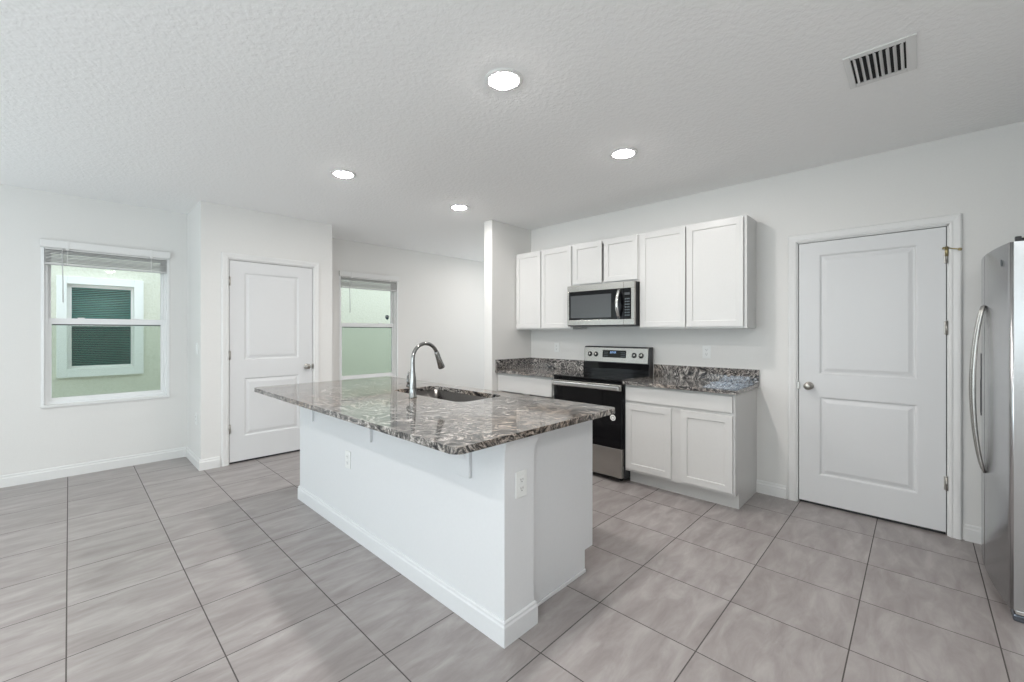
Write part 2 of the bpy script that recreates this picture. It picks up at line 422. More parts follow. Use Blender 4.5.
# baseboards
def baseboard(name, segs, h=0.105):
    bm = NB()
    for (x0, y0, x1, y1, nx, ny) in segs:    # runs along a wall line, projecting by n
        p = []
        for d, z in ((0.0005, 0), (0.014, 0), (0.014, h*0.72), (0.009, h*0.80), (0.009, h*0.94), (0.004, h), (0.0005, h)):
            p.append(Vector((x0+nx*d, y0+ny*d, z)))
        extrude_poly(bm, p, (x1-x0, y1-y0, 0))
    bmesh.ops.recalc_face_normals(bm, faces=bm.faces)
    return struct(name, bm, M_trim)
baseboard('baseboard_back', [(SL[1], YW, CX0_, YW, 0, -1), (CX1_, YW, XR, YW, 0, -1)])
baseboard('baseboard_closet', [(CX0_-0.014, CY_, DA0-0.065, CY_, 0, -1), (DA1+0.065, CY_, CX1_+0.014, CY_, 0, -1),
                               (CX0_, CY_, CX0_, YW-0.014, -1, 0), (CX1_, CY_, CX1_, YW-0.014, 1, 0)])
baseboard('baseboard_kitchen', [(XB, 0.973, XB, DB1+0.063, -1, 0), (XB, DB0-0.063, XB, YR, -1, 0)])
baseboard('baseboard_stub', [(3.361, 3.478, 3.361, 3.608, -1, 0), (3.347, 3.608, XR, 3.608, 0, 1)])

# ------------------------------------------------------------------ interior doors
DOOR_RINGS = [(0.006, 0.002), (0.014, 0.010), (0.024, 0.010), (0.046, 0.003), (0.050, 0.0025)]
CASING = [(0.0, 0.0), (0.0, 0.010), (0.012, 0.015), (0.020, 0.013), (0.040, 0.017), (0.052, 0.017), (0.060, 0.010), (0.060, 0.0)]
def make_door(name, side, plane, u0, u1, top, hinge_u, knob_u, panels, hz, kz):
    """side 'X': wall faces -X; side 'Y': wall faces -Y"""
    into = toX(plane) if side == 'X' else toY(plane)
    outp = toXm(plane) if side == 'X' else toYm(plane)
    c = into((u0+u1)/2, 0.02, 0)
    root = struct_root(name, c)
    j = NB()
    for (a, b_, z0, z1) in ((u0, u0+0.016, 0, top), (u1-0.016, u1, 0, top), (u0, u1, top-0.016, top)):
        p = into(a, 0.0, z0); q = into(b_, 0.10, z1); box(j, p.x, q.x, p.y, q.y, z0, z1)
    # stop strip the leaf closes against
    for (a, b_, z0, z1) in ((u0+0.016, u0+0.030, 0, top-0.016), (u1-0.030, u1-0.016, 0, top-0.016), (u0+0.016, u1-0.016, top-0.030, top-0.016)):
        p = into(a, 0.046, z0); q = into(b_, 0.06, z1); box(j, p.x, q.x, p.y, q.y, z0, z1)
    obj('door_jamb', j, M_trim, root)
    cs = NB(); sweep_frame(cs, outp, u0+0.008, u1-0.008, 0, top-0.008, CASING)
    obj('door_casing', cs, M_trim, root)
    lf = NB(); panel_slab(lf, lambda u, d, z: into(u, d+0.006, z), u0+0.021, u1-0.021, 0.020, top-0.021, 0.035, panels, DOOR_RINGS)
    leaf = obj('door_panel', lf, M_door, root)
    shade_bm = NB()  # dark strips standing in for the shade in the gap round the leaf
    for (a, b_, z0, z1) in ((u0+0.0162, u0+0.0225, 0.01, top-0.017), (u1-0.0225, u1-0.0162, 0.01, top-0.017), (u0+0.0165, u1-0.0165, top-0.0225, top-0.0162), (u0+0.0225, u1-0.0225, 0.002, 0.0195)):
        p = into(a, 0.0415, z0); q = into(b_, 0.0455, z1); box(shade_bm, p.x, q.x, p.y, q.y, z0, z1)
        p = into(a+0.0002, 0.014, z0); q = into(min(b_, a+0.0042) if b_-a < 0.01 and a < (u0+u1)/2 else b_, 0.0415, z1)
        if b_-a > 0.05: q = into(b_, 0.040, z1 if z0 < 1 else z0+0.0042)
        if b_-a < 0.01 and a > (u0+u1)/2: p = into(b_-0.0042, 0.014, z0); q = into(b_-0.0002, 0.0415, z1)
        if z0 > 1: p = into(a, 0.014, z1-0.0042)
        box(shade_bm, p.x, q.x, p.y, q.y, p.z, q.z)
    obj('gap_shade_strip', shade_bm, M_black, root)
    for z in hz:
        hb = NB(); s = 1 if hinge_u > (u0+u1)/2 else -1
        e = (u1-0.018) if s > 0 else (u0+0.018)
        p = outp(e, 0.004, z)
        cyl(hb, (p.x, p.y, z-0.045), (p.x, p.y, z+0.045), 0.0065, n=12)
        cyl(hb, (p.x, p.y, z+0.045), (p.x, p.y, z+0.051), 0.0045, 0.002, n=12)
        a = into(e-0.013, 0.003, z); b2 = into(e+0.013, 0.007, z); box(hb, a.x, b2.x, a.y, b2.y, z-0.044, z+0.044)
        obj('hinge', hb, M_nickel, root)
    kb = NB(); ax = (-1, 0, 0) if side == 'X' else (0, -1, 0); o0 = into(knob_u, 0.006, kz)
    lathe(kb, o0, ax, [(0, 0), (0, 0.031), (0.004, 0.031), (0.008, 0.024), (0.010, 0.012), (0.026, 0.011), (0.034, 0.020), (0.042, 0.0275), (0.052, 0.0285), (0.060, 0.024), (0.065, 0.012), (0.066, 0)])
    bmesh.ops.recalc_face_normals(kb, faces=kb.faces)
    obj('door_knob', kb, M_nickel, root)
    e = (u0+0.0175) if knob_u < (u0+u1)/2 else (u1-0.0175)
    st = NB(); a = outp(e-0.010, -0.007, kz); b2 = outp(e+0.009, 0.0065, kz); box(st, a.x, b2.x, a.y, b2.y, kz-0.028, kz+0.028, 0.002)
    obj('strike_plate', st, M_nickel, root)
    return root
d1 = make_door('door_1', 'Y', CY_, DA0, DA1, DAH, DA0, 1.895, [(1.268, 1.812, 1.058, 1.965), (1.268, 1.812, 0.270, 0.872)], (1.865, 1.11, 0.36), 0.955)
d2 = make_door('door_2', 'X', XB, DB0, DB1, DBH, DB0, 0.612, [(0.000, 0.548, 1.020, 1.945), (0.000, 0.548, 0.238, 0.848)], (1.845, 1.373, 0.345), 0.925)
# brass hinge-pin door stop on the upper hinge
hs = NB(); cyl(hs, (XB-0.006, -0.137, 1.845), (XB-0.006, -0.137, 1.91), 0.008, n=14); cyl(hs, (XB-0.006, -0.137, 1.902), (XB-0.045, -0.192, 1.880), 0.004, n=10)
cyl(hs, (XB-0.043, -0.190, 1.881), (XB-0.050, -0.200, 1.877), 0.009, n=12); cyl(hs, (XB-0.006, -0.137, 1.898), (XB-0.014, -0.120, 1.900), 0.006, 0.009, n=12)
obj('hinge_pin_stop', hs, M_brass, d2)

# ------------------------------------------------------------------ windows, single hung
def make_window(name, w, z):
    x0, x1 = w; z0, z1 = z; root = struct_root(name, ((x0+x1)/2, YW+0.08, z0))
    fy0, fy1 = YW+0.030, YW+0.13
    f = NB()
    for a in ((x0+0.0005, x0+0.034, z0, z1), (x1-0.034, x1-0.0005, z0, z1), (x0+0.034, x1-0.034, z0, z0+0.030), (x0+0.034, x1-0.034, z1-0.04, z1)):
        box(f, a[0], a[1], fy0, fy1, a[2], a[3])
    # flat white return that rims the opening
    for a in ((x0-0.010, x0+0.012, z0, z1+0.010), (x1-0.012, x1+0.010, z0, z1+0.010), (x0+0.012, x1-0.012, z1-0.014, z1+0.010)):
        box(f, a[0], a[1], YW-0.006, fy0+0.01, a[2], a[3], 0.002)
    obj('window_frame', f, M_vinyl, root)
    s = NB(); box(s, x0-0.012, x1+0.012, YW-0.016, YW+0.05, z0-0.020, z0+0.004, 0.004)
    obj('window_sill', s, M_trim, root)
    zm = 1.446
    # upper sash sits in the outer track, lower sash in the inner one
    u = NB(); a0, a1 = x0+0.034, x1-0.034
    for a in ((a0, a0+0.018, zm+0.028, z1-0.062), (a1-0.018, a1, zm+0.028, z1-0.062), (a0, a1, z1-0.062, z1-0.04), (a0, a1, zm-0.018, zm+0.028)):
        box(u, a[0], a[1], YW+0.092, YW+0.118, a[2], a[3])
    us = obj('upper_sash', u, M_vinyl, root)
    obj('glass_pane', box(NB(), a0+0.01, a1-0.01, YW+0.102, YW+0.106, zm, z1-0.05), M_glass, us)
    l = NB()
    for a in ((a0, a0+0.022, z0+0.060, zm-0.024), (a1-0.022, a1, z0+0.060, zm-0.024), (a0, a1, z0+0.030, z0+0.060), (a0, a1, zm-0.024, zm+0.030)):
        box(l, a[0], a[1], YW+0.056, YW+0.084, a[2], a[3])
    for cx in (x0+0.25, x1-0.25): box(l, cx-0.025, cx+0.025, YW+0.058, YW+0.080, zm+0.030, zm+0.038, 0.002)
    ls = obj('lower_sash', l, M_vinyl, root)
    obj('glass_pane', box(NB(), a0+0.018, a1-0.018, YW+0.068, YW+0.072, z0+0.055, zm-0.02), M_glass, ls)
    gk = NB(); box(gk, a0+0.0225, a1-0.0225, YW+0.058, YW+0.067, zm-0.036, zm-0.0242)  # thin dark strip along the underside of the meeting rail
    obj('rail_dark_line', gk, M_railline, ls)
    obj('insect_screen', box(NB(), a0+0.001, a1-0.001, YW+0.124, YW+0.1255, z0+0.031, zm), M_screen, root)
    return root
win1 = make_window('window_1', W1, WZ)
win2 = make_window('window_2', W2, WZ)
def shield(x, z, y, s):
    bm = NB(); pts = []
    for a, c in ((-1, .7), (-.5, .8), (0, 1.0), (.5, .8), (1, .7), (1, -.1), (.75, -.6), (0, -1.05), (-.75, -.6), (-1, -.1)): pts.append((x+a*s*0.8, y, z+c*s))
    extrude_poly(bm, pts, (0, 0.0012, 0)); bmesh.ops.recalc_face_normals(bm, faces=bm.faces); return bm
stk = obj('security_sticker', shield(3.375, 1.572, YW+0.0995, 0.037), M_sticker, win2)
bm = NB(); box(bm, 3.352, 3.398, YW+0.0983, YW+0.0995, 1.577, 1.583)
obj('sticker_band', bm, M_paper, stk)

def make_blind(w, z1, label):
    x0, x1 = w; a, b_ = x0+0.008, x1-0.008
    root = thing('window_blind', label, 'window blind', ((x0+x1)/2, YW-0.01, z1), 'raised mini blinds at the top of the windows')
    h = NB(); box(h, x0-0.014, x1+0.014, YW-0.034, YW-0.025, z1-0.030, z1+0.038, 0.003)   # valance
    box(h, x0-0.014, x0-0.006, YW-0.025, YW-0.0065, z1-0.030, z1+0.038); box(h, x1+0.006, x1+0.014, YW-0.025, YW-0.0065, z1-0.030, z1+0.038)
    obj('valance', h, M_trim, root)
    obj('headrail', box(NB(), a+0.006, b_-0.006, YW-0.020, YW+0.027, z1-0.050, z1-0.016, 0.002), M_blind, root)
    rng = random.Random(5); n = 9
    for i in range(n):
        z = z1-0.056-i*0.0128; s = NB()
        dx = rng.uniform(-0.002, 0.002); t = rng.uniform(-0.0015, 0.0015)
        pts = [(a+dx+0.006, YW-0.022, z-0.009+t), (a+dx+0.006, YW+0.002, z+0.001+t*.3), (a+dx+0.006, YW+0.027, z+0.002), (a+dx+0.006, YW+0.027, z+0.0045), (a+dx+0.006, YW+0.002, z+0.0045+t*.3), (a+dx+0.006, YW-0.022, z-0.0045+t)]
        extrude_poly(s, pts, (b_-a-0.012, 0, 0)); bmesh.ops.recalc_face_normals(s, faces=s.faces)
        obj('slat', s, M_blind, root)
    obj('bottom_rail', box(NB(), a+0.006, b_-0.006, YW-0.020, YW+0.024, z1-0.186, z1-0.170, 0.003), M_blind, root)
    wd = NB(); cyl(wd, (x0+0.125, YW-0.030, z1-0.035), (x0+0.130, YW-0.040, z1-0.53), 0.0045, n=8)
    obj('tilt_wand', wd, M_blind, root)
    for cx in (x0+0.16, x1-0.14):
        cl = NB(); box(cl, cx-0.010, cx+0.010, YW-0.038, YW-0.0345, z1-0.045, z1+0.042, 0.001); box(cl, cx-0.002, cx+0.002, YW-0.0265, YW-0.0235, z1-0.18, z1-0.031)
        obj('valance_clip', cl, M_trim, root)
    return root
make_blind(W1, WZ[1], 'raised white mini blind with wand on the window facing another window outside')
make_blind(W2, WZ[1], 'raised white mini blind with wand on the window behind the faucet, past the closet')

# ------------------------------------------------------------------ house next door
YN = 8.2
nb = thing('neighboring_house', 'pale yellow stucco wall of the house outside, with a white-trimmed teal glass window', 'house', (2.0, YN+0.1, -0.15))
wx0, wx1, wz0, wz1 = -0.02, 0.660, 0.850, 2.000
bm = NB()
for a in ((-7, wx0, -0.15, 6.0), (wx1, 14, -0.15, 6.0), (wx0, wx1, -0.15, wz0), (wx0, wx1, wz1, 6.0)): box(bm, a[0], a[1], YN, YN+0.2, a[2], a[3])
bmesh.ops.remove_doubles(bm, verts=bm.verts, dist=1e-5)
obj('stucco_wall', bm, M_stucco, nb)
bm = NB()
for a in ((-0.117, wx0, 0.737, 2.10), (wx1, 0.765, 0.737, 2.10), (wx0, wx1, 0.737, wz0), (wx0, wx1, wz1, 2.10)): box(bm, a[0], a[1], YN-0.04, YN+0.02, a[2], a[3], 0.003)
obj('window_surround', bm, M_nbtrim, nb)
wf = NB(); zmn = 1.455
for a in ((wx0, wx0+0.045, wz0, wz1), (wx1-0.030, wx1, wz0, wz1), (wx0+0.045, wx1-0.030, wz0, wz0+0.035), (wx0+0.045, wx1-0.030, wz1-0.04, wz1), (wx0+0.045, wx1-0.030, zmn-0.025, zmn+0.025)):
    box(wf, a[0], a[1], YN+0.03, YN+0.08, a[2], a[3])
wfo = obj('window_frame', wf, M_nbtrim, nb)
# the pane: tinted glass, behind it a lowered blind in many slats
obj('glass_pane', box(NB(), wx0+0.03, wx1-0.02, YN+0.05, YN+0.056, wz0+0.02, wz1-0.03), glass('teal_window_glass', (0.60, 0.92, 0.90)), wfo)
bm = NB()
nsl = 44
for i in range(nsl):
    z = wz0+0.03+i*(wz1-wz0-0.06)/nsl
    extrude_poly(bm, [(wx0+0.02, YN+0.075, z), (wx0+0.02, YN+0.095, z+0.013), (wx0+0.02, YN+0.095, z+0.015), (wx0+0.02, YN+0.075, z+0.002)], (wx1-wx0-0.03, 0, 0))
bmesh.ops.recalc_face_normals(bm, faces=bm.faces)
obj('closed_blind', bm, M_nbblind, wfo)
obj('dark_interior', box(NB(), wx0, wx1, YN+0.15, YN+0.19, wz0, wz1), M_nbglass, wfo)
g_ = struct('ground', box(NB(), -8, 14, YW+0.16, 12, -0.30, -0.15), M_soil)

# ------------------------------------------------------------------ island
IX0, IXW, IY0, IY1 = 1.301, 1.498, 1.270, 3.580
isl = thing('kitchen_island', 'long white kitchen island cabinet with an outlet column, under the granite top', 'kitchen island', (1.7, 2.42, 0))
bm = box(NB(), IX0, IXW, IY0, IY1, 0, 0.883, 0.002)
obj('knee_wall', bm, M_isl, isl)
bm = NB()
P = []
X1c, YPc = 2.099, 1.341
prof = [(IXW, 0.0), (2.021, 0.0), (2.021, 0.1215), (X1c, 0.1215), (X1c, 0.883), (IXW, 0.883)]
extrude_poly(bm, [(x, YPc, z) for x, z in prof], (0, 0.019, 0)); bmesh.ops.recalc_face_normals(bm, faces=bm.faces)
obj('end_panel', bm, M_isl, isl)
bm = NB()
extrude_poly(bm, [(x, IY1-0.03, z) for x, z in prof], (0, 0.019, 0)); bmesh.ops.recalc_face_normals(bm, faces=bm.faces)
obj('end_panel', bm, M_isl, isl)
bm = NB(); box(bm, IXW+0.001, 1.53, YPc+0.019, IY1-0.03, 0.0, 0.883); box(bm, 2.005, 2.02, YPc+0.019, IY1-0.03, 0, 0.12); box(bm, 1.53, 2.079, YPc+0.019, IY1-0.03, 0.121, 0.14)
box(bm, 2.060, 2.079, YPc+0.019, IY1-0.03, 0.14, 0.17); box(bm, 2.060, 2.079, YPc+0.019, 1.98, 0.84, 0.883); box(bm, 2.060, 2.079, 2.84, IY1-0.03, 0.84, 0.883)
obj('carcass', bm, M_cab, isl)
yy = YPc+0.02; ws = [0.45, 0.45, 0.60, 0.70]
for w in ws:
    d_ = NB(); panel_slab(d_, lambda u, d, z: Vector((X1c-d, u, z)), yy+0.004, yy+w-0.004, 0.15, 0.86, 0.018, [(yy+0.06, yy+w-0.06, 0.21, 0.80)], [(0.002, 0.008)])
    obj('cabinet_door', d_, M_cab, isl); yy += w
# skirting round the knee wall
bm = NB()
def skirt(bm, pts, h=0.100):
    # pts: list of (x, y, miter_nx, miter_ny); sweep a base profile
    prof = [(0.0003, 0), (0.0125, 0), (0.0125, h*0.78), (0.0085, h*0.86), (0.0085, h*0.95), (0.004, h), (0.0003, h)]
    V = [[bm.verts.new((x+nx*d, y+ny*d, z)) for d, z in prof] for x, y, nx, ny in pts]
    for A, B in zip(V, V[1:]):
        for k in range(len(prof)): bm.faces.new((A[k], A[(k+1) % len(prof)], B[(k+1) % len(prof)], B[k]))
    bm.faces.new(V[0]); bm.faces.new(V[-1][::-1]); bmesh.ops.recalc_face_normals(bm, faces=bm.faces)
skirt(bm, [(IXW, IY1, 1, 1), (IX0, IY1, -1, 1), (IX0, IY0, -1, -1), (IXW, IY0, 1, -1), (IXW, YPc-0.0005, 1, 0)], 0.105)
obj('baseboard', bm, M_isl, isl)
bm = NB(); box(bm, IXW+0.002, 2.021, YPc-0.008, YPc-0.0003, 0, 0.018, 0.002)
obj('shoe_molding', bm, M_isl, isl)
# flared cap moulding at the head of the column
bm = NB()
capp = [(0.0003, 0.812), (0.006, 0.812), (0.006, 0.824), (0.010, 0.832), (0.016, 0.842), (0.026, 0.854), (0.030, 0.862), (0.030, 0.883), (0.0003, 0.883)]
V = [[bm.verts.new((x+nx*d, y+ny*d, z)) for d, z in capp] for x, y, nx, ny in ((IX0+0.0, IY0, 0, -0.35), (IXW, IY0, 1, -0.35), (IXW, YPc-0.0005, 1, 0))]
for A, B in zip(V, V[1:]):
    for k in range(len(capp)): bm.faces.new((A[k], A[(k+1) % len(capp)], B[(k+1) % len(capp)], B[k]))
bm.faces.new(V[0]); bm.faces.new(V[-1][::-1]); bmesh.ops.recalc_face_normals(bm, faces=bm.faces)
obj('cap_molding', bm, M_isl, isl)
# corbels under the overhang
for cy in (1.503, 2.424, 3.312):
    bm = NB(); box(bm, IX0-0.018, IX0-0.0003, cy-0.022, cy+0.072, 0.668, 0.883, 0.003)
    pr = [(IX0-0.016, 0.883), (IX0-0.150, 0.883), (IX0-0.150, 0.862)] + [(IX0-0.016-0.120*(1-sin(t)), 0.862-0.135*(1-cos(t)) ) for t in [radians(a) for a in range(10, 91, 10)]]
    extrude_poly(bm, [(x, cy+0.002, z) for x, z in pr], (0, 0.046, 0)); bmesh.ops.recalc_face_normals(bm, faces=bm.faces)
    obj('corbel', bm, M_isl, isl)

# island worktop with sink cut-out
def rrect(x0, x1, y0, y1, r, n=8):
    pts = []
    for cx, cy, a0 in ((x1-r, y0+r, -90), (x1-r, y1-r, 0), (x0+r, y1-r, 90), (x0+r, y0+r, 180)):
        for i in range(n+1): a = radians(a0+90*i/n); pts.append((cx+r*cos(a), cy+r*sin(a)))
    return pts
def slab_with_hole(outer, inner, z0, z1):
    bm = NB(); es = []
    for loop in (outer, inner):
        vs = [bm.verts.new((x, y, z0)) for x, y in loop]
        es += [bm.edges.new((vs[i], vs[(i+1) % len(vs)])) for i in range(len(vs))]
    r = bmesh.ops.triangle_fill(bm, edges=es, use_beauty=True)
    fs = [f for f in r['geom'] if isinstance(f, bmesh.types.BMFace)]
    ex = bmesh.ops.extrude_face_region(bm, geom=fs)
    bmesh.ops.translate(bm, verts=[v for v in ex['geom'] if isinstance(v, bmesh.types.BMVert)], vec=(0, 0, z1-z0))
    bmesh.ops.recalc_face_normals(bm, faces=bm.faces); return bm
ITX0, ITX1, ITY0, ITY1 = 1.000, 2.186, 1.226, 3.722
SX0, SX1, SY0, SY1 = 1.668, 2.058, 2.008, 2.800
bm = slab_with_hole(rrect(ITX0, ITX1, ITY0, ITY1, 0.048), rrect(SX0, SX1, SY0, SY1, 0.065), 0.884, 0.914)
it = obj('island_worktop', bm, M_granite, None, bevel=0.005)
tag(it, 'grey and brown swirled granite worktop lying on the white island, cut out for the sink', 'worktop')

# sink: two walls of a deep bowl
sk = thing('kitchen_sink', 'stainless steel undermount sink bowl set in the island worktop', 'sink', (1.89, 2.41, 0.70))
def bowl(x0, x1, y0, y1, ztop, zbot):
    bm = NB(); L = []
    for ins, z, r in ((-0.018, ztop, 0.075), (0.0, ztop, 0.065), (0.006, zbot+0.05, 0.062), (0.03, zbot+0.01, 0.065), (0.07, zbot, 0.05)):
        L.append([bm.verts.new((x, y, z)) for x, y in rrect(x0+ins, x1-ins, y0+ins, y1-ins, r)])
    for A, B in zip(L, L[1:]):
        for i in range(len(A)): f = bm.faces.new((A[i], A[(i+1) % len(A)], B[(i+1) % len(A)], B[i])); f.smooth = True
    bm.faces.new(L[-1]); bmesh.ops.recalc_face_normals(bm, faces=bm.faces)
    for f in bm.faces: f.normal_flip() if False else None
    return bm
so = obj('sink_bowl', bowl(SX0, SX1, SY0, SY1, 0.8835, 0.69), M_sink, sk)
bm = NB(); lathe(bm, (1.89, 2.41, 0.6905), (0, 0, 1), [(0, 0.055), (0.003, 0.055), (0.004, 0.045), (0.0005, 0.030), (0.0005, 0)])
obj('drain_strainer', bm, M_faucet, sk)

# faucet
FX, FY, FZ = 1.580, 2.385, 0.914
fa = thing('kitchen_faucet', 'chrome gooseneck pull-down faucet standing behind the island sink', 'faucet', (FX, FY, FZ))
bm = NB()
lathe(bm, (FX, FY, FZ), (0, 0, 1), [(0, 0), (0, 0.027), (0.006, 0.027), (0.010, 0.0245), (0.06, 0.0235), (0.13, 0.0205), (0.17, 0.0150), (0.20, 0.0132), (0.222, 0.0127)])
bmesh.ops.recalc_face_normals(bm, faces=bm.faces)
obj('faucet_body', bm, M_faucet, fa)
R = 0.100; zc = 1.168; pts = [(FX, FY, 1.09), (FX, FY, 1.14)]
for i in range(0, 17): a = radians(180 - i*9.6); pts.append((FX+R+R*cos(a), FY, zc+R*sin(a)))
ux, uz = sin(radians(22)), -cos(radians(22)); lx, ly, lz = pts[-1]
bm = tube(NB(), pts, 0.0125, 18); obj('gooseneck', bm, M_faucet, fa)
bm = NB(); hp = [(lx+ux*t, ly, lz+uz*t) for t in (0.0, 0.012, 0.06, 0.118, 0.126)]
tube(bm, hp, [0.0135, 0.0165, 0.0180, 0.0245, 0.0215], 22)
sh = obj('spray_head', bm, M_faucet, fa)
bm = NB(); cyl(bm, (lx+ux*0.122, ly, lz+uz*0.122), (lx+ux*0.1275, ly, lz+uz*0.1275), 0.018)
obj('nozzle_face', bm, M_black, sh)
bm = NB(); cyl(bm, (FX, FY+0.010, FZ+0.075), (FX-0.004, FY+0.052, FZ+0.075), 0.0145); tube(bm, [(FX-0.004, FY+0.044, FZ+0.078), (FX-0.006, FY+0.052, FZ+0.105), (FX-0.008, FY+0.046, FZ+0.14), (FX-0.008, FY+0.034, FZ+0.168)], [0.009, 0.0075, 0.0065, 0.0055], 12)
obj('faucet_handle', bm, M_faucet, fa)

# ------------------------------------------------------------------ outlets and switches
def outlet_parts(root, tr, u, z):
    def bx(bm, u0, u1, d0, d1, z0, z1, bev=0.0):
        p = tr(u0, d0, z0); q = tr(u1, d1, z1); return box(bm, p.x, q.x, p.y, q.y, z0, z1, bev)
    obj('wall_plate', bx(NB(), u-0.036, u+0.036, 0.0003, 0.006, z-0.058, z+0.058, 0.0025), M_plate, root)
    for s in (-1, 1):
        r = obj('receptacle', bx(NB(), u-0.017, u+0.017, 0.0055, 0.008, z+s*0.0195-0.014, z+s*0.0195+0.014, 0.002), M_plate, root)
        b1 = NB(); zc_ = z+s*0.0195
        for du in (-0.0065, 0.0065): bx(b1, u+du-0.0013, u+du+0.0013, 0.0076, 0.0084, zc_-0.002, zc_+0.007)
        bx(b1, u-0.0025, u+0.0025, 0.0076, 0.0084, zc_-0.010, zc_-0.0055)
        obj('slots', b1, M_slot, r)
def outlet(tr, u, z, label):
    p = tr(u, 0, z); r = thing('outlet', label, 'electrical outlet', p, 'white duplex outlets'); outlet_parts(r, tr, u, z); return r
outlet(toXm(XB), 1.375, 1.165, 'white duplex outlet on the wall above the counter right of the range')
outlet(toXm(XB), 3.073, 1.165, 'white duplex outlet on the wall above the counter left of the range')
outlet(toYm(IY0), 1.405, 0.668, 'white duplex outlet on the end of the island column')
outlet(toXm(IX0), 2.725, 0.495, 'white duplex outlet low on the long face of the island')
outlet(toXm(CX0_), 5.190, 0.478, 'white duplex outlet low on the narrow closet side wall')
r = thing('light_switch', 'white rocker light switch on the narrow closet side wall', 'light switch', (CX0_, 5.160, 1.18))
obj('wall_plate', box(NB(), CX0_-0.006, CX0_-0.0003, 5.124, 5.196, 1.122, 1.238, 0.0025), M_plate, r)
obj('rocker', box(NB(), CX0_-0.0095, CX0_-0.0055, 5.144, 5.176, 1.147, 1.213, 0.002), M_plate, r)

# ------------------------------------------------------------------ cabinets on the kitchen wall
SHAKER = [(0.0025, 0.0085)]
def shaker_door(u0, u1, z0, z1, xf, root, stile=0.055, th=0.019, name='cabinet_door'):
    bm = NB(); panel_slab(bm, toX(xf), u0, u1, z0, z1, th, [(u0+stile, u1-stile, z0+stile, z1-stile)] if stile else [], SHAKER if stile else [])
    return obj(name, bm, M_cab, root, bevel=0.0015)
XU = 3.774; ZB, ZT = 1.378, 2.2835
def upper(y0, y1, z0, doors, label):
    root = thing('upper_cabinet', label, 'wall cabinet', (XB, (y0+y1)/2, z0), 'white wall cabinets over the range wall')
    bm = NB(); t = 0.016
    box(bm, XU+0.019, XB-0.001, y0, y0+t, z0, ZT); box(bm, XU+0.019, XB-0.001, y1-t, y1, z0, ZT)
    box(bm, XU+0.019, XB-0.001, y0+t, y1-t, z0, z0+t); box(bm, XU+0.019, XB-0.001, y0+t, y1-t, ZT-t, ZT); box(bm, XB-0.008, XB-0.001, y0+t, y1-t, z0+t, ZT-t)
    obj('carcass', bm, M_cab, root)
    bm = NB(); w = 0.038
    for a in ((y0, y0+w, z0, ZT), (y1-w, y1, z0, ZT), (y0+w, y1-w, z0, z0+w), (y0+w, y1-w, ZT-w, ZT)): box(bm, XU, XU+0.019, a[0], a[1], a[2], a[3])
    obj('face_frame', bm, M_cab, root)
    for a, b_, c, d in doors: shaker_door(a, b_, c, d, XU-0.019, root, 0.05)
    return root
upper(0.977, 1.889, ZB, [(1.000, 1.447, 1.392, 2.270), (1.456, 1.876, 1.392, 2.270)], 'tall white two-door wall cabinet to the right of the microwave')
upper(1.890, 2.655, 1.828, [(1.903, 2.268, 1.850, 2.270), (2.292, 2.642, 1.850, 2.270)], 'short white two-door wall cabinet directly above the microwave')
upper(2.656, 3.476, ZB, [(2.668, 3.078, 1.392, 2.270), (3.090, 3.464, 1.392, 2.270)], 'tall white two-door wall cabinet to the left of the microwave in the corner')

XBF = 3.460
def base(y0, y1, doors, drawer, label, open_right):
    root = thing('base_cabinet', label, 'base cabinet', (XB-0.3, (y0+y1)/2, 0), 'white base cabinets beside the range')
    prof = [(XB-0.001, 0), (3.545, 0), (3.545, 0.118), (XBF+0.019, 0.118), (XBF+0.019, 0.883), (XB-0.001, 0.883)]
    for n_, a in enumerate((y0, y1-0.016)):
        bm = NB(); extrude_poly(bm, [(x, a, z) for x, z in prof], (0, 0.016, 0)); bmesh.ops.recalc_face_normals(bm, faces=bm.faces)
        obj('side_panel', bm, M_cab, root)
    obj('toe_kick', box(NB(), 3.546, 3.560, y0+0.016, y1-0.016, 0, 0.118), M_cab, root)
    bm = NB(); w = 0.038
    for a in ((y0, y0+w, 0.118, 0.883), (y1-w, y1, 0.118, 0.883), (y0+w, y1-w, 0.118, 0.16), (y0+w, y1-w, 0.85, 0.883), (y0+w, y1-w, 0.70, 0.76), (1.37 if open_right else (y0+y1)/2-0.04, 1.46 if open_right else (y0+y1)/2+0.04, 0.16, 0.70)):
        box(bm, XBF, XBF+0.0185, a[0], a[1], a[2], a[3])
    obj('face_frame', bm, M_cab, root)
    obj('cabinet_floor', box(NB(), XBF+0.019, XB-0.002, y0+0.016, y1-0.016, 0.119, 0.135), M_cab, root)
    for a, b_, c, d in doors: shaker_door(a, b_, c, d, XBF-0.019, root, 0.052)
    a, b_, c, d = drawer; shaker_door(a, b_, c, d, XBF-0.019, root, 0, name='drawer_front')
    return root
base(0.973, 1.866, [(0.989, 1.374, 0.140, 0.716), (1.452, 1.858, 0.140, 0.716)], (0.989, 1.858, 0.742, 0.866), 'white base cabinet right of the range with one wide drawer over two doors', True)
base(2.634, 3.476, [(2.684, 3.05, 0.140, 0.650), (3.09, 3.468, 0.140, 0.650)], (2.684, 3.468, 0.678, 0.862), 'white base cabinet in the corner left of the range, mostly behind the island', False)

